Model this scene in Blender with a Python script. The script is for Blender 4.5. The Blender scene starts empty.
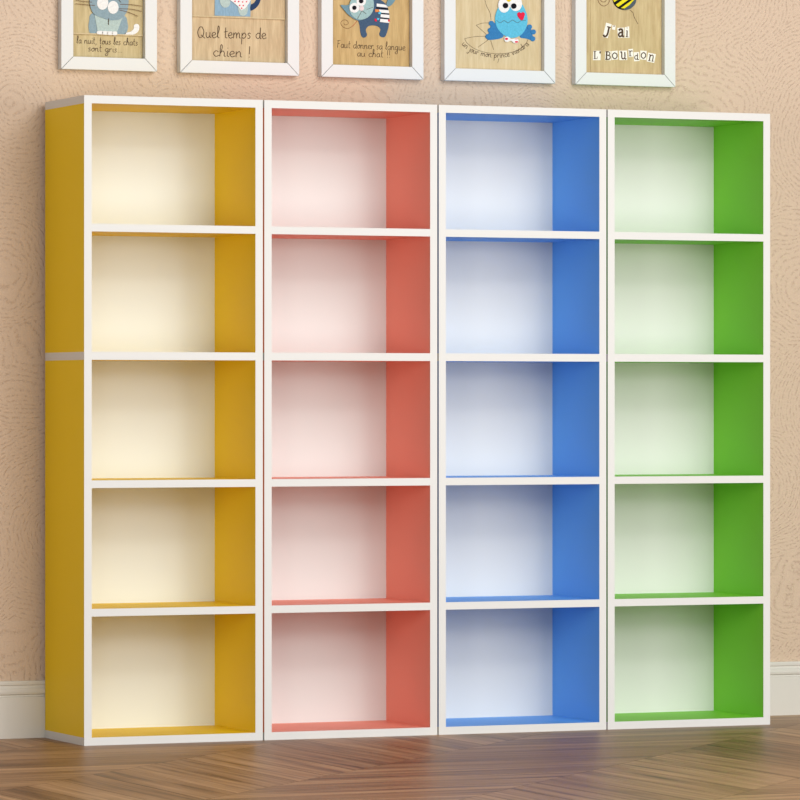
import bpy, bmesh, math, random
from mathutils import Vector
from mathutils.geometry import tessellate_polygon
random.seed(7)
S = bpy.context.scene
C = S.collection

# ------------------------------------------------------------------ camera geometry
F, TH, CX, CY, CZ = 4622.0, 0.4043, -3.1573, -9.0382, 0.7148
WALL = 0.267            # wall plane (y)
BOARD = 0.261           # face of the picture boards (y)

def on_plane(u, v, Y=BOARD):
    a = (u-400)/F; b = (400-v)/F
    dx = math.sin(TH)+a*math.cos(TH); dy = math.cos(TH)-a*math.sin(TH)
    t = (Y-CY)/dy
    return CX+t*dx, CZ+t*b

# ------------------------------------------------------------------ materials
def lin(c):
    r = []
    for x in c:
        x /= 255.0
        r.append(x/12.92 if x <= .04045 else ((x+.055)/1.055)**2.4)
    return (r[0], r[1], r[2], 1)

def new_mat(name, col, rough=.5, spec=.5):
    m = bpy.data.materials.new(name); m.use_nodes = True
    b = m.node_tree.nodes['Principled BSDF']
    b.inputs['Base Color'].default_value = lin(col)
    b.inputs['Roughness'].default_value = rough
    b.inputs['Specular IOR Level'].default_value = spec
    return m, m.node_tree, b

def N(nt, t, **kw):
    n = nt.nodes.new(t)
    for k, v in kw.items(): setattr(n, k, v)
    return n

def mathn(nt, op, a, b=None, c=None):
    n = N(nt, 'ShaderNodeMath', operation=op)
    for i, x in enumerate((a, b, c)):
        if x is None: continue
        if isinstance(x, (int, float)): n.inputs[i].default_value = x
        else: nt.links.new(x, n.inputs[i])
    return n.outputs[0]

def mix_col(nt, fac, a, b):
    n = N(nt, 'ShaderNodeMix', data_type='RGBA')
    for k, x in ((0, fac), (6, a), (7, b)):
        if isinstance(x, (int, float, tuple)): n.inputs[k].default_value = x
        else: nt.links.new(x, n.inputs[k])
    return n.outputs[2]

def noise(nt, vec, scale, detail=3, rough=.5):
    n = N(nt, 'ShaderNodeTexNoise')
    n.inputs['Scale'].default_value = scale; n.inputs['Detail'].default_value = detail
    n.inputs['Roughness'].default_value = rough
    if vec is not None: nt.links.new(vec, n.inputs['Vector'])
    return n

def ramp(nt, fac, stops):
    r = N(nt, 'ShaderNodeValToRGB')
    e = r.color_ramp.elements
    while len(e) < len(stops): e.new(.5)
    for i, (p, c) in enumerate(stops): e[i].position = p; e[i].color = c
    nt.links.new(fac, r.inputs[0])
    return r.outputs[0]

def bump(nt, b, h, strength, dist):
    n = N(nt, 'ShaderNodeBump')
    n.inputs['Strength'].default_value = strength; n.inputs['Distance'].default_value = dist
    nt.links.new(h, n.inputs['Height']); nt.links.new(n.outputs[0], b.inputs['Normal'])

def vmap(nt, src, scale):
    m = N(nt, 'ShaderNodeMapping'); m.inputs['Scale'].default_value = scale
    nt.links.new(src, m.inputs['Vector']); return m.outputs[0]

def laminate(name, col, rough=.42, spec=.35, var=.03):
    m, nt, b = new_mat(name, col, rough, spec)
    tc = N(nt, 'ShaderNodeTexCoord').outputs['Object']
    n = noise(nt, tc, 6, 2)
    c = lin(col)
    lo = tuple(x*(1-var) for x in c[:3])+(1,)
    nt.links.new(mix_col(nt, n.outputs['Fac'], lo, c), b.inputs['Base Color'])
    g = noise(nt, tc, 900, 1)
    bump(nt, b, g.outputs['Fac'], .05, .0004)
    return m

def felt(name, col, streak=False):
    m, nt, b = new_mat(name, col, .95, .1)
    tc = N(nt, 'ShaderNodeTexCoord').outputs['Object']
    if streak: tc2 = vmap(nt, tc, (1, 1, .25))
    else: tc2 = tc
    n = noise(nt, tc2, 260, 3, .7)
    c = lin(col)
    lo = tuple(x*.72 for x in c[:3])+(1,); hi = tuple(min(1, x*1.22) for x in c[:3])+(1,)
    nt.links.new(mix_col(nt, n.outputs['Fac'], lo, hi), b.inputs['Base Color'])
    bump(nt, b, n.outputs['Fac'], .4, .001)
    return m

def wood_board(name, light, dark):
    m, nt, b = new_mat(name, light, .6, .25)
    tc = N(nt, 'ShaderNodeTexCoord').outputs['Object']
    v = vmap(nt, tc, (1, 1, .16))
    n1 = noise(nt, v, 75, 4, .6); n2 = noise(nt, vmap(nt, tc, (1, 1, .06)), 420, 2)
    f = mathn(nt, 'ADD', mathn(nt, 'MULTIPLY', n1.outputs['Fac'], .7), mathn(nt, 'MULTIPLY', n2.outputs['Fac'], .3))
    nt.links.new(ramp(nt, f, [(.33, lin(dark)), (.62, lin(light))]), b.inputs['Base Color'])
    return m

def plaster():
    m, nt, b = new_mat('peach_plaster', (232, 202, 178), .85, .2)
    tc = N(nt, 'ShaderNodeTexCoord').outputs['Object']
    wob = noise(nt, tc, 9, 2)
    wv = N(nt, 'ShaderNodeVectorMath', operation='MULTIPLY_ADD')
    nt.links.new(wob.outputs['Color'], wv.inputs[0]); wv.inputs[1].default_value = (.05, .05, .05)
    nt.links.new(tc, wv.inputs[2])
    vo = N(nt, 'ShaderNodeTexVoronoi', feature='F1'); vo.inputs['Scale'].default_value = 3.0
    nt.links.new(wv.outputs[0], vo.inputs['Vector'])
    fine = noise(nt, tc, 95, 4, .65)
    ph = mathn(nt, 'ADD', mathn(nt, 'MULTIPLY', vo.outputs['Distance'], 140.0), mathn(nt, 'MULTIPLY', fine.outputs['Fac'], 1.6))
    ridge = mathn(nt, 'POWER', mathn(nt, 'ABSOLUTE', mathn(nt, 'SINE', ph)), 7.0)
    patch = noise(nt, tc, 120, 3, .65)
    mask = ramp(nt, patch.outputs['Fac'], [(.48, (0, 0, 0, 1)), (.60, (1, 1, 1, 1))])
    grain = noise(nt, tc, 210, 3, .75)
    arcs = mathn(nt, 'MULTIPLY', ridge, mask)
    h = mathn(nt, 'ADD', mathn(nt, 'MULTIPLY', arcs, -1.0), mathn(nt, 'MULTIPLY', grain.outputs['Fac'], 1.3))
    bump(nt, b, h, .6, .003)
    big = noise(nt, tc, 2.2, 2)
    base = mix_col(nt, big.outputs['Fac'], lin((214, 190, 167)), lin((217, 194, 172)))
    col = mix_col(nt, mathn(nt, 'MULTIPLY', arcs, .16), base, lin((176, 132, 104)))  # strokes tinted darker: groove shade painted in where the bump reads weakly
    nt.links.new(col, b.inputs['Base Color'])
    return m

def parquet():
    m, nt, b = new_mat('oak_chevron', (140, 100, 66), .3, .2)
    uv = N(nt, 'ShaderNodeUVMap', uv_map='grain').outputs[0]
    at = N(nt, 'ShaderNodeAttribute', attribute_name='plank').outputs['Fac']
    n1 = noise(nt, vmap(nt, uv, (1.0, 20, 1)), 1.0, 5, .62)
    n2 = noise(nt, vmap(nt, uv, (2.5, 80, 1)), 1.0, 2, .5)
    n3 = noise(nt, vmap(nt, uv, (1.4, 9, 1)), 1.0, 2, .5)
    f = mathn(nt, 'ADD', mathn(nt, 'MULTIPLY', n1.outputs['Fac'], .6), mathn(nt, 'MULTIPLY', n2.outputs['Fac'], .4))
    grain = ramp(nt, f, [(.36, lin((92, 62, 40))), (.48, lin((160, 124, 90))), (.64, lin((196, 160, 124)))])
    tone = ramp(nt, at, [(0, lin((205, 194, 184))), (1, lin((255, 251, 246)))])
    mul = N(nt, 'ShaderNodeMix', data_type='RGBA', blend_type='MULTIPLY')
    mul.inputs[0].default_value = 1
    nt.links.new(grain, mul.inputs[6]); nt.links.new(tone, mul.inputs[7])
    knot = ramp(nt, n3.outputs['Fac'], [(.27, (1, 1, 1, 1)), (.36, (0, 0, 0, 1))])
    col = mix_col(nt, mathn(nt, 'MULTIPLY', knot, .6), mul.outputs[2], lin((74, 46, 28)))
    nt.links.new(col, b.inputs['Base Color'])
    nt.links.new(mathn(nt, 'MULTIPLY_ADD', n1.outputs['Fac'], .14, FLOOR_ROUGH), b.inputs['Roughness'])
    bump(nt, b, f, .06, .0006)
    return m

FLOOR_ROUGH = .33
M = {}
M['edge'] = laminate('white_edge_band', (218, 218, 215), .45, .3, .01)
PANEL = {'yellow': (243, 207, 20), 'coral': (246, 156, 135), 'blue': (107, 177, 245), 'green': (136, 214, 60)}
BACK = {'yellow': (228, 233, 230), 'coral': (222, 230, 228), 'blue': (232, 230, 222), 'green': (229, 225, 227)}
for k in PANEL:
    M[k] = laminate(k+'_laminate', PANEL[k], .5, .2)
    M[k+'_back'] = laminate(k+'_tinted_backing', BACK[k], .5, .25, .015)
M['plaster'] = plaster()
M['parquet'] = parquet()
M['joint'] = new_mat('plank_joint', (52, 34, 22), .8)[0]
M['skirting'] = laminate('skirting_paint', (216, 213, 205), .5, .3, .02)
M['frame'] = laminate('white_frame_paint', (222, 223, 222), .5, .3, .01)
M['pen'] = new_mat('dark_ink', (84, 66, 50), .8, .2)[0]
M['brownthread'] = new_mat('brown_thread', (110, 74, 48), .9, .1)[0]
M['redthread'] = new_mat('red_thread', (178, 84, 58), .9, .1)[0]
M['w1'] = wood_board('olive_wood', (204, 186, 142), (178, 158, 112))
M['w2'] = wood_board('pale_wood', (210, 188, 150), (180, 154, 118))
M['w3'] = wood_board('honey_wood', (202, 172, 118), (174, 142, 90))
M['w4'] = wood_board('beige_wood', (212, 194, 156), (194, 172, 130))
M['w5'] = wood_board('straw_wood', (204, 184, 140), (180, 156, 112))
for k, c in dict(dusty=(142, 164, 174), mist=(180, 198, 194), white=(240, 238, 234), navy=(70, 92, 118), steel=(112, 146, 160),
                 sky=(96, 186, 216), azure=(58, 124, 178), black=(24, 24, 30), red=(222, 40, 72), pink=(240, 180, 190), yellow=(238, 222, 40),
                 slate=(80, 92, 102), gold=(240, 205, 50), aqua=(158, 188, 188), orange=(224, 140, 80), darknavy=(46, 66, 100), rose=(224, 206, 206)).items():
    M['f_'+k] = felt(k+'_felt', c)
M['denim'] = felt('washed_denim', (140, 172, 194), True)
M['paper'] = new_mat('paper_scrap', (240, 236, 226), .8, .2)[0]

# ------------------------------------------------------------------ mesh helpers
def box(bm, x0, x1, y0, y1, z0, z1, bev=0):
    r = bmesh.ops.create_cube(bm, size=1)
    for v in r['verts']:
        v.co = Vector(((x0+x1)/2+v.co.x*(x1-x0), (y0+y1)/2+v.co.y*(y1-y0), (z0+z1)/2+v.co.z*(z1-z0)))
    if bev:
        e = list({e for v in r['verts'] for e in v.link_edges})
        bmesh.ops.bevel(bm, geom=e, offset=bev, segments=2, profile=.5, affect='EDGES')

def obj(name, bm, mat, parent=None, org=(0, 0, 0)):
    bmesh.ops.recalc_face_normals(bm, faces=bm.faces)
    me = bpy.data.meshes.new(name)
    o = Vector(org)
    for v in bm.verts: v.co -= o
    bm.to_mesh(me); bm.free()
    for m in (mat if isinstance(mat, list) else [mat]): me.materials.append(m)
    ob = bpy.data.objects.new(name, me); C.objects.link(ob)
    ob.location = o
    if parent is not None:
        ob.parent = parent
        w = Vector(parent.location); p = parent.parent
        while p: w += Vector(p.location); p = p.parent
        ob.location = o-w
    return ob

def mb(*boxes, bev=0):
    bm = bmesh.new()
    for b in boxes: box(bm, *b, bev=bev)
    return bm

def structure(o):
    o['kind'] = 'structure'; return o

def thing(name, label, cat, loc, group=None):
    o = bpy.data.objects.new(name, None); C.objects.link(o)
    o.empty_display_size = .1; o.location = loc
    o['label'] = label; o['category'] = cat
    if group: o['group'] = group
    return o

# ------------------------------------------------------------------ room
X0, X1, Y0 = -3.6, 5.4, -10.5
wl = structure(obj('wall_back', mb((X0, X1, WALL, WALL+.12, 0, 3.0)), M['plaster']))
# skirting board, moulded profile
prof = [(0, 0), (.014, 0), (.014, .087), (.0095, .0885), (.0095, .091), (.0135, .0935), (.0145, .098), (.0140, .104), (.0105, .1075),
        (.0100, .111), (.0125, .1130), (.0128, .118), (.0110, .121), (0, .121)]
bm = bmesh.new()
a = [bm.verts.new((X0, WALL-y, z)) for y, z in prof]; b_ = [bm.verts.new((X1, WALL-y, z)) for y, z in prof]
n = len(prof)
for i in range(n):
    bm.faces.new((a[i], a[(i+1) % n], b_[(i+1) % n], b_[i]))
bm.faces.new(a); bm.faces.new(b_)
structure(obj('baseboard_back', bm, M['skirting']))

# chevron parquet: planks along x and along y meeting on 45 degree mitres
bm = bmesh.new()
lay = bm.faces.layers.float.new('plank_f')
uvl = bm.loops.layers.uv.new('grain')
Wp, Lp, S0 = .10, .60, .474
YB = WALL+.02
def clip(poly):
    def half(p, ins, inter):
        out = []
        for i in range(len(p)):
            A, B = p[i], p[(i+1) % len(p)]
            if ins(A): out.append(A)
            if ins(A) != ins(B): out.append(inter(A, B))
        return out
    for ax, val, sg in ((0, X0, 1), (0, X1, -1), (1, Y0, 1), (1, YB, -1)):
        ins = lambda P: (P[ax]-val)*sg >= 0
        def inter(A, B):
            t = (val-A[ax])/(B[ax]-A[ax]); return (A[0]+t*(B[0]-A[0]), A[1]+t*(B[1]-A[1]))
        poly = half(poly, ins, inter)
        if len(poly) < 3: return None
    return poly
g = .0006
vals = []
for k in range(int((X0-YB-S0)//Lp)-1, int((X1-Y0-S0)//Lp)+2):
    s0, s1 = S0+k*Lp+g, S0+(k+1)*Lp-g
    along_y = (k % 2 == 0)
    for i in range(-160, 160):
        if along_y:
            x0 = .074+i*Wp+g; x1 = x0+Wp-2*g
            p = [(x0, x0-s1), (x1, x1-s1), (x1, x1-s0), (x0, x0-s0)]
        else:
            y0 = -.397+.001+i*Wp+g; y1 = y0+Wp-2*g
            p = [(y0+s0, y0), (y0+s1, y0), (y1+s1, y1), (y1+s0, y1)]
        c = clip(p)
        if not c: continue
        f = bm.faces.new([bm.verts.new((q[0], q[1], 0)) for q in c])
        f.material_index = 0
        r = random.random(); f[lay] = r
        ou, ov = random.uniform(0, 60), random.uniform(0, 60)
        for lp in f.loops:
            x, y = lp.vert.co.x, lp.vert.co.y
            lp[uvl].uv = (y+ou, x+ov) if along_y else (x+ou, y+ov)
fb = [bm.verts.new(q) for q in ((X0, Y0, -.0015), (X1, Y0, -.0015), (X1, YB, -.0015), (X0, YB, -.0015))]
f = bm.faces.new(fb); f.material_index = 1
vals = [fc[lay] for fc in bm.faces]
me = bpy.data.meshes.new('floor'); 
for fc in bm.faces:
    fc.normal_update()
    if fc.normal.z < 0: fc.normal_flip()
bm.to_mesh(me); bm.free()
me.materials.append(M['parquet']); me.materials.append(M['joint'])
atr = me.attributes.new('plank', 'FLOAT', 'FACE')
for i, v in enumerate(vals): atr.data[i].value = v
fl = bpy.data.objects.new('floor', me); C.objects.link(fl); structure(fl)

# ------------------------------------------------------------------ bookcases
W, D, H, T, PITCH, BT = .3965, .250, 1.345, .0165, .40, .001
BK0, BK1 = .2405, .2455

def panel(root, name, x0, x1, z0, z1, y1, mat, ends=False):
    """one board: coloured body, white band along its front edge (and round the ends)"""
    bx0, bx1 = (x0+BT, x1-BT) if ends else (x0, x1)
    o = obj(name, mb((bx0, bx1, BT, y1, z0, z1)), mat, root, ((x0+x1)/2, 0, z0))
    bands = [(x0, x1, 0, BT, z0, z1)]
    if ends: bands += [(x0, bx0, BT, y1, z0, z1), (bx1, x1, BT, y1, z0, z1)]
    e = obj('edge_band', mb(*bands), M['edge'], o, ((x0+x1)/2, 0, z0))
    e['label'] = 'white edge band'
    return o

def bookcase(i, col, label):
    x = i*PITCH
    r = thing('bookcase', label, 'bookcase', (x+W/2, D/2, 0), 'tall bookcases standing in a row along the wall')
    zm = .798
    panel(r, 'bottom_panel', x, x+W, 0, T, D, M[col], True)
    panel(r, 'middle_panel', x, x+W, zm, zm+T, D, M[col], True)
    panel(r, 'top_panel', x, x+W, H-T, H, D, M[col], True)
    for z0, z1 in ((T, zm), (zm+T, H-T)):
        panel(r, 'side_panel', x, x+T, z0, z1, D, M[col])
        panel(r, 'side_panel', x+W-T, x+W, z0, z1, D, M[col])
        bk = obj('back_panel', mb((x+T, x+W-T, BK0, BK1, z0, z1)), M[col+'_back'], r, (x+W/2, BK0, z0))
        bk['label'] = 'pale tinted back panel'
    for z in (.2668, .5326, 1.0636):
        panel(r, 'shelf', x+T, x+W-T, z, z+T-.0006, BK0, M[col])
    return r

bookcase(0, 'yellow', 'tall yellow bookcase with white edges and cream back, left of the coral one')
bookcase(1, 'coral', 'tall coral red bookcase with white edges between the yellow and the blue one')
bookcase(2, 'blue', 'tall blue bookcase with white edges between the coral and the green one')
bookcase(3, 'green', 'tall green bookcase with white edges, right of the blue one')

# ------------------------------------------------------------------ pictures on the wall
def smooth(pts, n=6, closed=False):
    if len(pts) < 3: return list(pts)
    P = [Vector((p[0], p[1], 0)) for p in pts]
    out = []; m = len(P)
    rng = range(m) if closed else range(m-1)
    for i in rng:
        if closed: p0, p1, p2, p3 = P[i-1], P[i], P[(i+1) % m], P[(i+2) % m]
        else: p0, p1, p2, p3 = P[max(i-1, 0)], P[i], P[i+1], P[min(i+2, m-1)]
        for k in range(n):
            t = k/n
            q = .5*((2*p1)+(p2-p0)*t+(2*p0-5*p1+4*p2-p3)*t*t+(3*p1-p0-3*p2+p3)*t**3)
            out.append((q.x, q.y))
    if not closed: out.append((P[-1].x, P[-1].y))
    return out

def ellipse(cx, cy, rx, ry=None, rot=0, n=28):
    ry = ry or rx; o = []
    for i in range(n):
        t = 2*math.pi*i/n; x, y = rx*math.cos(t), ry*math.sin(t)
        o.append((cx+x*math.cos(rot)-y*math.sin(rot), cy+x*math.sin(rot)+y*math.cos(rot)))
    return o

def slab_into(bm, pts, layer, th):
    """cut-out of the outline pts (photo frame mapped onto the board plane), th thick"""
    yb = BOARD-layer*.0012; yf = yb-th
    w = [on_plane(u, v, BOARD) for u, v in pts]
    ins = [((p[0]), p[1]) for p in w]
    back = [bm.verts.new((x, yb, z)) for x, z in ins]
    cx = sum(p[0] for p in ins)/len(ins); cz = sum(p[1] for p in ins)/len(ins)
    front = [bm.verts.new((x, yf, z)) for x, z in ins]
    m = len(ins)
    for i in range(m):
        bm.faces.new((back[i], back[(i+1) % m], front[(i+1) % m], front[i]))
    for t in tessellate_polygon([[Vector((p[0], p[1], 0)) for p in ins]]):
        bm.faces.new([front[k] for k in t]); bm.faces.new([back[k] for k in reversed(t)])

def cutout(name, pts, mat, parent, layer=0, th=.0012, extra=()):
    bm = bmesh.new()
    slab_into(bm, pts, layer, th)
    for e in extra: slab_into(bm, e, layer, th)
    c = on_plane(sum(p[0] for p in pts)/len(pts), sum(p[1] for p in pts)/len(pts))
    return obj(name, bm, M[mat], parent, (c[0], BOARD-layer*.0012, c[1]))

def tube_into(bm, pts3, r, sides=6):
    rings = []
    m = len(pts3)
    for i, p in enumerate(pts3):
        d = (pts3[min(i+1, m-1)]-pts3[max(i-1, 0)])
        if d.length < 1e-9: d = Vector((1, 0, 0))
        d.normalize()
        n1 = Vector((0, -1, 0)); n2 = d.cross(n1)
        rings.append([bm.verts.new(p+n1*(r*.8*math.cos(2*math.pi*k/sides))+n2*(r*math.sin(2*math.pi*k/sides))) for k in range(sides)])
    for i in range(m-1):
        for k in range(sides):
            bm.faces.new((rings[i][k], rings[i][(k+1) % sides], rings[i+1][(k+1) % sides], rings[i+1][k]))
    bm.faces.new(rings[0]); bm.faces.new(rings[-1])

def lines(name, strokes, mat, parent, r=.0007, layer=0, smoothed=True):
    bm = bmesh.new(); allp = []
    for st in strokes:
        p = smooth(st) if smoothed else st
        q = [Vector((on_plane(u, v)[0], BOARD-layer*.0012-r*.6, on_plane(u, v)[1])) for u, v in p]
        allp += q
        tube_into(bm, q, r)
    c = sum(allp, Vector((0, 0, 0)))/len(allp)
    return obj(name, bm, M[mat], parent, (c.x, BOARD-layer*.0012, c.z))

# ---- single-stroke handwriting: advance width and strokes, x-height 1
G = {
 ' ': (.75, []),
 'a': (1.05, [[(.8, .85), (.45, 1), (.08, .5), (.38, 0), (.72, .35), (.82, .98), (.82, .2), (1.02, .05)]]),
 'c': (.9, [[(.78, .8), (.42, 1), (.06, .5), (.4, 0), (.85, .2)]]),
 'd': (1.1, [[(.8, .85), (.42, 1), (.06, .5), (.38, 0), (.75, .4), (.86, 2.0), (.84, .2), (1.05, .05)]]),
 'e': (.9, [[(.1, .45), (.68, .62), (.55, 1), (.22, .9), (.06, .45), (.38, 0), (.85, .2)]]),
 'g': (1.1, [[(.8, .85), (.42, 1), (.06, .5), (.38, .05), (.75, .4), (.82, .98), (.78, -.7), (.4, -1.05), (.12, -.7), (1.0, .15)]]),
 'h': (1.05, [[(.05, .1), (.42, 1.5), (.36, 2.1), (.18, 1.8), (.12, 0)], [(.13, .5), (.5, 1), (.76, .7), (.76, .15), (.98, .05)]]),
 'i': (.5, [[(.2, 1), (.18, .2), (.42, .03)], [(.2, 1.5), (.24, 1.6)]]),
 'j': (.55, [[(.35, 1), (.33, -.6), (.1, -1), (-.15, -.7)], [(.36, 1.5), (.4, 1.6)]]),
 'l': (.6, [[(.05, .2), (.45, 1.5), (.38, 2.15), (.2, 1.8), (.2, .25), (.5, .03)]]),
 'm': (1.5, [[(.1, 1), (.1, 0)], [(.1, .5), (.42, 1), (.6, .7), (.6, 0)], [(.6, .5), (.95, 1), (1.15, .7), (1.15, .15), (1.4, .05)]]),
 'n': (1.1, [[(.1, 1), (.1, 0)], [(.1, .5), (.5, 1), (.74, .7), (.74, .15), (1.0, .05)]]),
 'o': (.95, [[(.5, 1), (.08, .5), (.42, 0), (.82, .5), (.5, 1), (.9, .85)]]),
 'p': (1.05, [[(.12, 1), (.08, -1.05)], [(.1, .4), (.5, 1), (.85, .55), (.5, .02), (.12, .2)]]),
 'r': (.8, [[(.1, 1), (.1, 0)], [(.1, .5), (.4, .98), (.7, .85)]]),
 's': (.8, [[(.62, .85), (.38, 1), (.16, .75), (.55, .35), (.35, 0), (.08, .12)]]),
 't': (.75, [[(.3, 1.9), (.26, .25), (.6, .05)], [(.05, 1.1), (.62, 1.2)]]),
 'u': (1.1, [[(.1, 1), (.12, .25), (.42, 0), (.75, .4), (.78, 1), (.8, .2), (1.02, .05)]]),
 'v': (.9, [[(.08, 1), (.4, 0), (.75, 1)]]),
 'F': (1.1, [[(.3, 2.0), (.2, 0)], [(.05, 1.85), (.95, 2.0)], [(.2, 1.05), (.75, 1.15)]]),
 'Q': (1.5, [[(.9, 1.9), (.4, 1.85), (.05, .9), (.4, .05), (1.0, .3), (1.15, 1.2), (.8, 1.9)], [(.65, .5), (1.4, -.1)]]),
 ',': (.5, [[(.25, .1), (.1, -.4)]]),
 '.': (.45, [[(.2, .03), (.26, .1)]]),
 '!': (.5, [[(.25, 2.0), (.22, .6)], [(.2, .02), (.25, .12)]]),
}
def writing(name, text, base, xh, parent, r=.0007, layer=0, slant=0):
    """hand-lettered line along the baseline polyline base"""
    tot = sum(G[c][0] for c in text)
    seg = []; L = 0
    for i in range(len(base)-1):
        d = math.dist(base[i], base[i+1]); seg.append((L, d, base[i], base[i+1])); L += d
    def at(x, y):
        s = min(max(x, 0), L)
        for q in seg:
            if s <= q[0]+q[1]+1e-9: break
        t = (x-q[0])/q[1]
        dx, dy = (q[3][0]-q[2][0])/q[1], (q[3][1]-q[2][1])/q[1]
        return (q[2][0]+t*(q[3][0]-q[2][0])+y*dy, q[2][1]+t*(q[3][1]-q[2][1])-y*dx)
    sx = L/tot; x = 0; st = []
    for ch in text:
        adv, ss = G[ch]
        for s in ss:
            st.append([at((x+px+slant*py)*sx, py*xh) for px, py in smooth(s, 5)])
        x += adv
    return lines(name, st, 'pen', parent, r, layer, False)

def picture(x0, x1, height, label, wood):
    """four mitred white rails round a wooden board; bottom edge at z = 1.4165"""
    zb = 1.4163; zt = zb+height; rw, rb = .0270, .0272
    yf, yb = WALL-.0205, WALL-.0003
    root = thing('framed_picture', label, 'picture', ((x0+x1)/2, WALL, zb), 'white framed pictures in a row above the bookcases')
    out = [(x0, zb), (x1, zb), (x1, zt), (x0, zt)]
    inn = [(x0+rw, zb+rb), (x1-rw, zb+rb), (x1-rw, zt-rb), (x0+rw, zt-rb)]
    cx, cz = (x0+x1)/2, (zb+zt)/2
    for i in range(4):
        j = (i+1) % 4
        q = [out[i], out[j], inn[j], inn[i]]
        # pull each rail's mitred ends back a hair so the joint reads as a fine line
        a, b = Vector(out[i]), Vector(out[j]); d = (b-a).normalized()*.0006
        q = [tuple(Vector(q[0])+d), tuple(Vector(q[1])-d), tuple(Vector(q[2])-d), tuple(Vector(q[3])+d)]
        bm = bmesh.new()
        vb = [bm.verts.new((p[0], yb, p[1])) for p in q]; vf = [bm.verts.new((p[0], yf, p[1])) for p in q]
        for k in range(4): bm.faces.new((vb[k], vb[(k+1) % 4], vf[(k+1) % 4], vf[k]))
        bm.faces.new(vb); bm.faces.new(vf)
        bmesh.ops.recalc_face_normals(bm, faces=bm.faces)
        bmesh.ops.bevel(bm, geom=[e for e in bm.edges if abs(e.verts[0].co.y-yf) < 1e-6 and abs(e.verts[1].co.y-yf) < 1e-6], offset=.0007, segments=2, profile=.5, affect='EDGES')
        obj('frame_rail', bm, M['frame'], root, (sum(p[0] for p in q)/4, yf, sum(p[1] for p in q)/4))
    e = .0006
    bd = obj('wooden_board', mb((x0+rw+e, x1-rw-e, BOARD, yb, zb+rb+e, zt-rb-e)), M[wood], root, (cx, BOARD, zb+rb))
    bd['label'] = 'wood-grained board'
    return root

# -- 1: grey-blue cat sitting on a ledge
p = picture(.0349, .2508, .300, 'white framed picture of a sitting grey-blue whiskered cat, left end of the row', 'w1')
zl = on_plane(108, 35.2)[1]
ub = obj('upper_board', mb((.0349+.0278, .2508-.0278, BOARD-.0026, BOARD, zl, 1.4163+.300-.0279), bev=.0004), M['w1'], p, (.143, BOARD, zl))
L0 = 2.2
obj('ledge', mb((.0349+.0278, .2508-.0278, BOARD-.0046, BOARD-.0026, zl, zl+.0026)), M['w4'], p, (.143, BOARD, zl))
cat = cutout('cat_body', smooth([(93, 13), (88.6, 22), (88.2, 29), (90, 33.2), (98, 33.6), (116, 34.4), (123.5, 34.9), (127, 30), (127, 23.5), (122, 15)], 5, True), 'f_dusty', p, L0)
cutout('cat_chest', [(93.5, 13), (122, 17), (115.8, 33.6), (97, 33)], 'f_mist', cat, L0+1)
cutout('paw', smooth([(96.3, 31.5), (101.4, 31.3), (101.3, 34.4), (96.2, 34)], 4, True), 'f_white', cat, L0+2, extra=[smooth([(101.8, 31.5), (106.4, 31.5), (106.3, 34.7), (101.7, 34.4)], 4, True)])
cutout('paw', smooth([(106.9, 31.7), (111.2, 31.8), (111.1, 35), (106.8, 34.8)], 4, True), 'f_white', cat, L0+2, extra=[smooth([(111.6, 32), (116, 32), (115.7, 35.2), (111.5, 35)], 4, True)])
cutout('tail', smooth([(124.5, 33.2), (130, 31.8), (133, 29), (133.4, 25.5), (135.6, 24), (138.3, 25.2), (138.6, 29), (136.6, 32.6), (132, 34.8), (125, 35.2)], 5, True), 'f_white', cat, L0)
head = cutout('cat_head', smooth([(88.8, 0), (89.8, 8), (93.4, 14.5), (101, 18), (110, 20.4), (119, 19.4), (125, 13.6), (127.4, 5), (127, -8), (122, -17), (125, -28), (114, -21), (104, -22), (93, -30), (94.5, -17), (90, -9)], 5, True), 'f_dusty', p, L0+2)
cutout('muzzle', ellipse(101.5, 3.2, 5.6, 6.8, .1), 'f_white', head, L0+3)
cutout('muzzle', ellipse(112, 7.6, 5.4, 6.4, 0), 'f_white', head, L0+3)
cutout('nose', ellipse(107.5, -2.5, 3, 2.4), 'f_rose', head, L0+4)
for ex in (100, 116):
    cutout('eye', ellipse(ex, -9 + (ex-100)*.08, 3.6, 4.6), 'f_white', head, L0+3, extra=())
    cutout('pupil', ellipse(ex, -9 + (ex-100)*.08, 1.5, 3), 'f_black', head, L0+4)
lines('whisker', [[(74.6, .5), (82, 1.6), (91, 2.4)], [(74.6, 4.1), (84, 4.9), (94, 5.8)]], 'brownthread', head, .0006, L0+3)
lines('whisker', [[(119, 4.6), (130, 4.9), (140.5, 6.4)], [(118, 9), (130, 9.4), (140.5, 11.6)], [(118, 10.2), (127, 12.4), (137, 16.5)]], 'brownthread', head, .0006, L0+3)
lines('mouth', [[(117.6, 0), (119.8, 2.6)]], 'pen', head, .0007, L0+3)
lines('seam', [[(107.7, 18.6), (107.5, 25)]], 'pen', cat, .0007, L0+3)
writing('caption', 'la nuit, tous les chats', [(76.5, 43.2), (138, 45.6)], 3.5, p, .0006)
writing('caption', 'sont gris...', [(88, 51.2), (122.5, 52.6)], 3.5, p, .0006)

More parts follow.
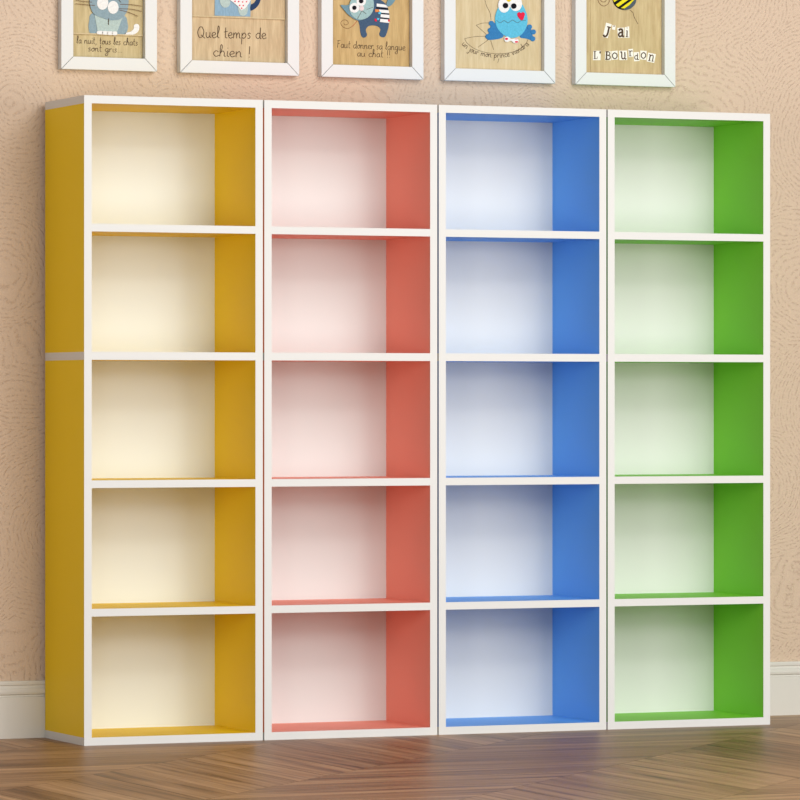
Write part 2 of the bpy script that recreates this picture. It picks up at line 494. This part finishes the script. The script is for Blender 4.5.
# -- 2: dog in denim with a dotted neckerchief
p = picture(.3037, .5783, .340, 'white framed picture of a denim blue dog wearing a red-dotted neckerchief', 'w2')
zl = on_plane(239, 18.2)[1]
obj('upper_board', mb((.3037+.0278, .5783-.0278, BOARD-.0026, BOARD, zl, 1.4163+.340-.0279), bev=.0004), M['w2'], p, (.44, BOARD, zl))
obj('ledge', mb((.3037+.0278, .5783-.0278, BOARD-.0046, BOARD-.0026, zl, zl+.0024)), M['w4'], p, (.44, BOARD, zl))
dog = cutout('dog_body', [(214.1, 15.7), (249.7, 16.7), (250.2, 0), (249, -14), (240, -20), (226, -20), (216, -12), (214.2, 0)], 'denim', p, L0)
cutout('tail', smooth([(250, 10.6), (250, 5.2), (253.4, 3), (255.6, -1), (255, -6), (258, -9), (260.4, -5), (260, 0), (257.8, 5.2), (254.4, 8.8)], 5, True), 'f_darknavy', dog, L0)
cutout('paw', smooth([(219.5, -2), (219.8, 4), (223, 7.6), (227.5, 6.8), (229.4, 3), (228, -2)], 5, True), 'f_mist', dog, L0+1)
cutout('paw', smooth([(238, 5), (237.6, 11), (239.6, 15.2), (243.4, 15.8), (246.4, 13), (246.8, 6), (242, 3)], 5, True), 'f_mist', dog, L0+1)
scarf = cutout('neckerchief', [(225.5, -2.4), (232, 2.2), (237, 6.6), (240.3, 10.4), (244.5, 8.2), (248.2, 3.2), (251, -2.4), (240, -5)], 'f_white', dog, L0+2)
for du, dv in ((231, -1), (234.5, -1.4), (238.4, -1.2), (242.2, -1), (246.2, -.8), (234, 1.6), (237.6, 1.8), (241.6, 2.2), (245.4, 2), (238.6, 5.6), (242.2, 5.8), (240.6, 8.4)):
    cutout('dot', ellipse(du, dv, .75, .75, 0, 10), 'f_red', dog, L0+3, .0004)
dh = cutout('dog_head', smooth([(226, -4), (221, -12), (214, -10), (216, -24), (226, -32), (244, -32), (256, -22), (257, -9), (250, -12), (246, -4), (236, -1.5)], 5, True), 'f_steel', dog, L0+4)
for eu in (229, 243):
    cutout('eye', ellipse(eu, -20, 4, 4.4), 'f_white', dh, L0+5)
    cutout('pupil', ellipse(eu+.3, -19.4, 1.8, 2), 'f_black', dh, L0+6)
cutout('nose', ellipse(236, -11.6, 3.2, 2.3), 'f_black', dh, L0+5)
writing('caption', 'Quel temps de', [(197.3, 37.6), (266.5, 38.9)], 5.6, p, .0008)
writing('caption', 'chien !', [(213, 56.2), (251, 57.6)], 5.6, p, .0008)

# -- 3: cat sticking its curly tongue out
p = picture(.6302, .8716, .320, 'white framed picture of a big-eyed standing blue cat with striped body and curly tongue', 'w3')
L1 = .05
body = cutout('cat_body', smooth([(371, 0), (378, -1), (384.5, 3), (388, 9), (389, 17), (388.4, 26), (386.6, 33), (384.4, 37), (380.8, 36.8), (379.2, 34), (380.4, 29.5), (378, 26.6), (373, 25.4), (368, 26.4), (365.6, 30), (366.8, 34.6), (365, 37.4), (361.8, 36.8), (360.2, 32), (359.4, 25), (358, 17), (364, 6)], 5, True), 'f_navy', p, L1)
bars = [[(376.3, 3.6), (381.5, 4.2), (386.3, 5.2), (387.4, 7.7), (376.2, 6.6)], [(378.6, 9.6), (388.2, 10.4), (388.8, 13.4), (379.5, 12.6)],
        [(380.4, 14.2), (389, 15), (389, 18.2), (380.2, 17.2)], [(380, 18.9), (389, 19.7), (388.8, 23), (379.6, 22)]]
for bq in bars: cutout('stripe', bq, 'f_white', body, L1+1)
for bq in ([(376, 7.2), (387.6, 8.4), (388, 9.8), (376, 8.6)], [(379.4, 13), (388.8, 13.8), (389, 14.7), (379.8, 13.9)], [(380, 17.6), (389, 18.5), (389, 19.4), (380, 18.6)]):
    cutout('stripe', bq, 'f_black', body, L1+1)
cutout('patch', [(374.6, 9.2), (378.4, 9.6), (378.8, 11.8), (375, 12.2)], 'f_orange', body, L1+1)
cutout('patch', [(377.6, 12.4), (380.6, 12), (380, 14.4), (377.8, 14.2)], 'f_sky', body, L1+2)
cutout('patch', [(374.2, 18.6), (376.2, 19), (376.4, 21.6), (374.4, 21.2)], 'f_red', body, L1+1)
cutout('patch', [(376.6, 18), (379, 18.2), (378.6, 20.2), (376.6, 20)], 'f_sky', body, L1+1)
cutout('patch', [(387.6, 19.6), (389.3, 19.8), (389.2, 21.8), (387.6, 21.6)], 'f_red', body, L1+2, .0006)
cutout('tail', smooth([(385.8, 5), (386.8, 1), (389, -4), (396, -6), (394.6, 0), (391.4, 4.6), (388, 6.6)], 5, True), 'f_steel', body, L1+2)
head = cutout('cat_head', smooth([(340.2, 5.2), (346, 5.4), (351, 3), (352.5, -5), (357, -9), (362, -12), (370, -17), (371, -8), (373.2, 0), (372.6, 6), (369, 13), (364, 18.6), (358, 20.6), (352, 18), (347, 14), (343.4, 9.8)], 5, True), 'f_steel', p, L1+2)
face = cutout('cat_face', ellipse(360.8, 6.4, 12.2, 13.6, .35), 'f_aqua', head, L1+3)
for (eu, ev, er, pu, pv, pr) in ((353.4, 8, 4.9, 353.2, 8, 2.1), (360.2, 1.4, 4.7, 360, 1.3, 2.2)):
    cutout('eye', ellipse(eu, ev, er), 'f_white', head, L1+4)
    cutout('pupil', ellipse(pu, pv, pr), 'f_black', head, L1+5)
cutout('nose', smooth([(358.2, 7.4), (361.6, 5.8), (363, 9), (361, 11), (358.6, 10.2)], 4, True), 'f_rose', head, L1+4)
lines('mouth', [[(361, 11), (359, 14.5), (356.6, 18.8)], [(361.4, 11), (365.4, 14.2)], [(366, 9.6), (372, 7.4)]], 'pen', head, .0005, L1+4)
lines('tongue', [[(357.2, 20.8), (354, 24.6), (351.6, 26.8)]], 'redthread', p, .0006)
lines('tongue', [[(351.6, 26.8), (347.5, 28.6), (342.6, 26.6), (340.8, 22.8), (343.4, 20), (347, 20.6), (348.2, 23.4), (345.6, 25), (344, 23.6)]], 'brownthread', p, .0005)
writing('caption', 'Faut donner sa langue', [(336.8, 47.6), (405.5, 50.4)], 3.7, p, .0006)
writing('caption', 'au chat !!', [(357, 56.4), (390.5, 57.6)], 3.7, p, .0006)

# -- 4: frog on a drawn lily pad
p = picture(.9216, 1.1901, .330, 'white framed picture of a bright blue frog with a red heart cheek', 'w4')
lines('drawn_lily_pad', [[(464.6, 38.7), (470, 37.4), (478, 36.4), (487.5, 36.2)], [(464.6, 38.7), (467.6, 43.6), (476, 49.4), (488, 52.9), (500, 53.7), (511, 52.4), (520, 48.8), (526, 43.2), (527.8, 39.6)],
                         [(489.4, 22.9), (482, 23.2), (476.2, 25.3)], [(476.2, 25.3), (486.6, 34.6)], [(488, 40), (478, 47.2)], [(490.6, 40.4), (493.6, 49.8)], [(498.9, 58.6), (497.6, 63)]], 'pen', p, .00045)
lines('drawn_stalk', [[(484.6, -8), (485, 0), (486.6, 6), (490, 13), (491, 20)]], 'pen', p, .00045)
frog = cutout('frog_body', smooth([(498.6, 6), (495.4, 14), (494.8, 21), (496.8, 28), (501, 33), (505.6, 36.4), (510.6, 38), (516.4, 37.2), (521.6, 34), (525.6, 28), (527.2, 20.6), (525.8, 12.6), (521.6, 4), (516, -2), (508, -4), (502, -1)], 5, True), 'f_sky', p, .05+1)
for leg, toes in (([(496.6, 25), (503.4, 36.6), (489.6, 40), (486.4, 37.4), (489.4, 31.4), (490.4, 25.4), (492.6, 22.4)], ((491, 23.4), (490, 30.4), (487.6, 36.6))),
                  ([(525.8, 27), (519.6, 36.6), (526, 38.6), (532.6, 40), (532, 33.6), (530, 27.4)], ((529.2, 27), (533, 32), (532.4, 38.8)))):
    lg = cutout('frog_leg', smooth(leg, 5, True), 'f_azure', frog, .05)
    for tu, tv in toes: cutout('toe', ellipse(tu, tv, 2.5), 'f_azure', frog, .05+1)
for (eu, ev, rx, ry, pu, pv) in ((503.5, 5.2, 5.9, 7.6, 504.7, 5.7), (515.2, 3.8, 6.2, 7.4, 513, 6.2)):
    cutout('eye', ellipse(eu, ev, rx, ry), 'f_white', frog, .05+2)
    cutout('pupil', ellipse(pu, pv, 2.7), 'f_black', frog, .05+3)
cutout('crown', [(505.6, -4), (505.8, .6), (508, 2.2), (510.2, .4), (510.6, -4), (508, -2)], 'f_gold', frog, .05+3.2)
cutout('heart_cheek', smooth([(520.4, 20.2), (517.8, 17.4), (516.6, 14.2), (518.4, 12.2), (520.4, 13.2), (522.4, 12.2), (524.2, 14), (523.4, 17.4), (522.6, 19.6)], 5, True), 'f_red', frog, .05+2)
lines('mouth', [[(496, 20.4), (499.6, 22.8), (503.6, 20.6), (507.4, 22.8), (511, 20.6), (512.4, 20.2), (517, 22.8), (521, 20.6), (525.4, 20.4)]], 'pen', frog, .00045, .05+2)
bow = cutout('bow', smooth([(504, 37.6), (507.4, 36.8), (510.8, 39), (515.6, 38.4), (517.8, 40), (517, 43), (513.2, 43), (510.4, 40.8), (506.8, 42), (504.2, 41)], 4, True), 'f_white', frog, .05+2)
cutout('bow_dot', ellipse(505.8, 39, 1.6, 1.1), 'f_red', frog, .05+3, .0005)
cutout('bow_dot', ellipse(515.8, 42, 1.6, .9), 'f_red', frog, .05+3, .0005)
cutout('bow_dot', ellipse(515.6, 39.2, 1.2, .7), 'f_pink', frog, .05+3, .0005)
arc = smooth([(461.6, 44.4), (466, 48.8), (472, 52.6), (480, 55.4), (490, 57.2), (500, 57.6), (509, 56.4), (517, 53.4), (524, 49), (529.4, 44.8)], 4)
writing('caption', 'un jour mon prince viendra', arc, 3.0, p, .00058)

# -- 5: bee with cut-out paper letters
p = picture(1.2396, 1.4873, .320, 'white framed picture of a striped bee above cut-out paper letters, right end of row', 'w5')
zb5 = 1.4163+.0272
xa = on_plane(590.2, 40)[0]; xb = on_plane(657.8, 40)[0]
inl = obj('inlay_board', mb((xa, xb, BOARD-.0012, BOARD, zb5+.0008, zb5+.265), bev=.0003), M['w5'], p, ((xa+xb)/2, BOARD, zb5))
q5 = 1.02
bee = cutout('bee_body', ellipse(623.8, -2.6, 11.7, 12.6, .3), 'f_black', p, q5)
def clipc(poly):   # keep a stripe inside the bee's outline
    out = []
    for (u, v) in poly:
        dx, dy = u-623.8, v+2.6; r = math.hypot(dx, dy)
        k = min(1, 11.4/r) if r else 1
        out.append((623.8+dx*k, -2.6+dy*k))
    return out
def stripe(off, w):
    d = (math.cos(-.62), math.sin(-.62)); nn = (-d[1], d[0]); pts = []
    for s, oo in ((1, off-w/2), (-1, off+w/2)):
        hl = math.sqrt(max(0, 11.4**2-oo*oo))
        rr = [hl*t for t in ((-1, -.5, 0, .5, 1) if s == 1 else (1, .5, 0, -.5, -1))]
        pts += [(623.8+d[0]*t+nn[0]*oo, -2.6+d[1]*t+nn[1]*oo) for t in rr]
    return pts
for off, w in ((-8.2, 2.6), (-3.4, 2.8), (2.6, 3.2), (8.4, 3.4)):
    cutout('yellow_stripe', clipc(stripe(off, w)), 'f_yellow', bee, q5+1)
cutout('bee_tail', smooth([(635.2, -1.5), (634.8, 3), (632, 6.8), (628, 9.4), (622.5, 9.8), (628.6, 5.2), (631.6, 2)], 4, True), 'f_slate', bee, q5+2)
lines('sting', [[(629.6, 10), (632.8, 13), (633.6, 16.4), (637.6, 24)]], 'pen', bee, .0005, q5)
lines('drawn_wing', [[(597.2, -3), (598.6, 2.6), (602.6, 6), (607, 4.6), (609.4, 0), (608, -5)], [(599.4, -2), (601.4, 1.6), (605, 1.6), (606.4, -1.4)]], 'brownthread', bee, .0006, q5)
SER = {
 'J': [(.13, [(.35, 1), (.95, 1)]), (.2, [(.68, 1), (.68, .3), (.5, .0), (.2, -.05), (.08, .12)])],
 "'": [(.2, [(.5, 1), (.45, .72)])],
 'a': [(.24, [(.15, .85), (.45, 1.0), (.72, .85), (.74, .1), (.95, .0)]), (.2, [(.74, .6), (.3, .5), (.1, .25), (.3, .0), (.72, .2)])],
 'i': [(.2, [(.52, .68), (.52, 0)]), (.1, [(.2, 0), (.85, 0)]), (.1, [(.25, .68), (.52, .68)]), (.2, [(.5, .95), (.52, 1)])],
 'L': [(.16, [(.35, 1), (.35, 0)]), (.09, [(.1, 1), (.62, 1)]), (.09, [(.1, 0), (.85, 0), (.9, .28)])],
 'B': [(.18, [(.25, 1), (.25, 0)]), (.11, [(.05, 1), (.5, 1), (.78, .86), (.74, .62), (.5, .54), (.25, .54)]), (.13, [(.5, .54), (.85, .42), (.86, .12), (.55, 0), (.05, 0)])],
 'o': [(.15, [(.5, 1), (.14, .75), (.12, .28), (.5, 0), (.86, .28), (.86, .74), (.5, 1)])],
 'u': [(.16, [(.05, 1), (.25, 1), (.25, .2), (.45, 0), (.74, .2), (.76, 1)]), (.13, [(.76, 1), (.76, 0), (.97, 0)])],
 'r': [(.16, [(.3, 1), (.3, 0)]), (.1, [(.08, 0), (.6, 0)]), (.1, [(.08, 1), (.3, 1)]), (.14, [(.3, .68), (.55, .96), (.88, .9)])],
 'd': [(.12, [(.72, 1), (.72, 0), (.95, 0)]), (.12, [(.72, .5), (.42, .66), (.12, .36), (.36, 0), (.7, .14)])],
 'n': [(.17, [(.24, 1), (.24, 0)]), (.1, [(.05, 0), (.45, 0)]), (.1, [(.05, 1), (.24, 1)]), (.15, [(.24, .74), (.55, 1), (.78, .8), (.78, 0)]), (.1, [(.62, 0), (.97, 0)])],
}
def scrap(quad, chars, box_, rot, name='letter'):
    """white paper scrap (four corners) with its printed letter in box_ = (left, base, width, height)"""
    sc = cutout('paper_scrap', quad, 'paper', p, q5, .0005)
    bm = bmesh.new()
    n_ = len(chars)
    for ci, ch in enumerate(chars):
        l, b0, w_, h_ = box_; cw = w_/n_
        for th, st in SER[ch]:
            pts = smooth(st, 5) if len(st) > 2 and ch not in 'LE' else st
            px = []
            for gx, gy in pts:
                x, y = l+cw*(ci+gx), -gy*h_
                dx, dy = x-(l+w_/2), y+h_/2
                px.append((l+w_/2+dx*math.cos(rot)-dy*math.sin(rot), b0-h_/2+dx*math.sin(rot)+dy*math.cos(rot)))
            q = [Vector((on_plane(*a)[0], BOARD-q5*.0012-.0007, on_plane(*a)[1])) for a in px]
            tube_into(bm, q, max(.0005, th*min(cw*1.3, h_)*.0014))
    c = on_plane(box_[0]+box_[2]/2, box_[1]-box_[3]/2)
    obj('printed_letter', bm, M['pen'], sc, (c[0], BOARD-.002, c[1]))
scrap([(605.8, 22.6), (611.4, 24.4), (607.4, 38.2), (602.4, 37.2)], 'J', (603.6, 36.4, 6, 9.6), .22)
scrap([(612, 25.2), (615.2, 25.6), (614.8, 30), (611.8, 29.6)], "'", (611.6, 30, 4, 4.4), .1)
scrap([(616.8, 28), (623.6, 27.6), (623.9, 37.8), (617.8, 37.8)], 'a', (617.6, 36.6, 6, 7.4), -.03)
scrap([(624.3, 27.4), (628.8, 26.4), (629.2, 37.8), (624.4, 37.8)], 'i', (624.6, 36.8, 4, 9), .03)
scrap([(593, 50.8), (600.4, 50.8), (600.2, 60.2), (592.6, 60.2)], "L'", (592.8, 58.8, 9.4, 7.4), 0)
scrap([(605, 51.2), (610.4, 51.2), (610.6, 60.4), (604.6, 60.2)], 'B', (604.8, 59.4, 5.6, 7.6), .04)
scrap([(611, 51.2), (617.2, 50.6), (617.6, 59.4), (611.2, 60)], 'o', (611.6, 58.8, 5.6, 6), 0)
scrap([(618.6, 50.8), (626.6, 50.6), (627, 60), (619, 60.2)], 'u', (619.8, 58.8, 6.2, 6.6), -.04)
scrap([(628, 49.2), (632.6, 48.8), (632.9, 56.8), (628.4, 57.2)], 'r', (628.2, 56, 4.6, 5.2), -.05)
scrap([(633.2, 52.4), (638.8, 52), (639.2, 61), (633.8, 61.4)], 'd', (633.6, 59.4, 5, 6), 0)
scrap([(640, 50.6), (646.4, 51), (646, 60), (639.8, 59.4)], 'o', (640.4, 58.4, 5.4, 5.8), .08)
scrap([(647.8, 52.6), (655.6, 54.2), (653.8, 63), (646.4, 61.4)], 'n', (648, 61, 5.8, 6), .16)

# ------------------------------------------------------------------ light
def area(name, loc, aim, sx, sy, power, col):
    l = bpy.data.lights.new(name, 'AREA'); l.shape = 'RECTANGLE'; l.size = sx; l.size_y = sy
    l.energy = power; l.color = col
    o = bpy.data.objects.new(name, l); C.objects.link(o); o.location = loc
    o.rotation_euler = (Vector(aim)-Vector(loc)).to_track_quat('-Z', 'Y').to_euler()
    return o
area('front_light', (.8, -4.2, 1.95), (.8, 0, .7), 2.4, 1.6, 62, (1, .99, .975))  # added lamp, no such source in view; fitted to the shading
area('high_front_light', (1.4, -4.1, 3.3), (.8, 0, .7), 2.6, 1.6, 92, (1, .99, .975))  # added high lamp, unseen, fitted to the shading as well
area('right_light', (2.5, -3.8, .8), (.6, 0, .7), 2.4, 1.4, 62, (1, .99, .975))  # added low lamp, unseen; reaches under the lower shelves
area('left_light', (-2.2, -3.0, .8), (.8, 0, .7), 2.0, 1.4, 38, (1, .99, .975))  # added unseen fill for the left-facing panels
wd = bpy.data.worlds.new('World'); S.world = wd; wd.use_nodes = True
bg = wd.node_tree.nodes['Background']; bg.inputs[0].default_value = (1, .985, .965, 1); bg.inputs[1].default_value = .13

# ------------------------------------------------------------------ camera
cd = bpy.data.cameras.new('camera'); cam = bpy.data.objects.new('camera', cd); C.objects.link(cam)
cd.sensor_fit = 'HORIZONTAL'; cd.sensor_width = 36; cd.lens = F*36/800; cd.clip_end = 100
cam.location = (CX, CY, CZ); cam.rotation_euler = (math.pi/2, 0, -TH)
S.camera = cam
vs = S.view_settings
vs.view_transform = 'Standard'; vs.look = 'None'; vs.exposure = 0; vs.gamma = 1; vs.use_curve_mapping = False
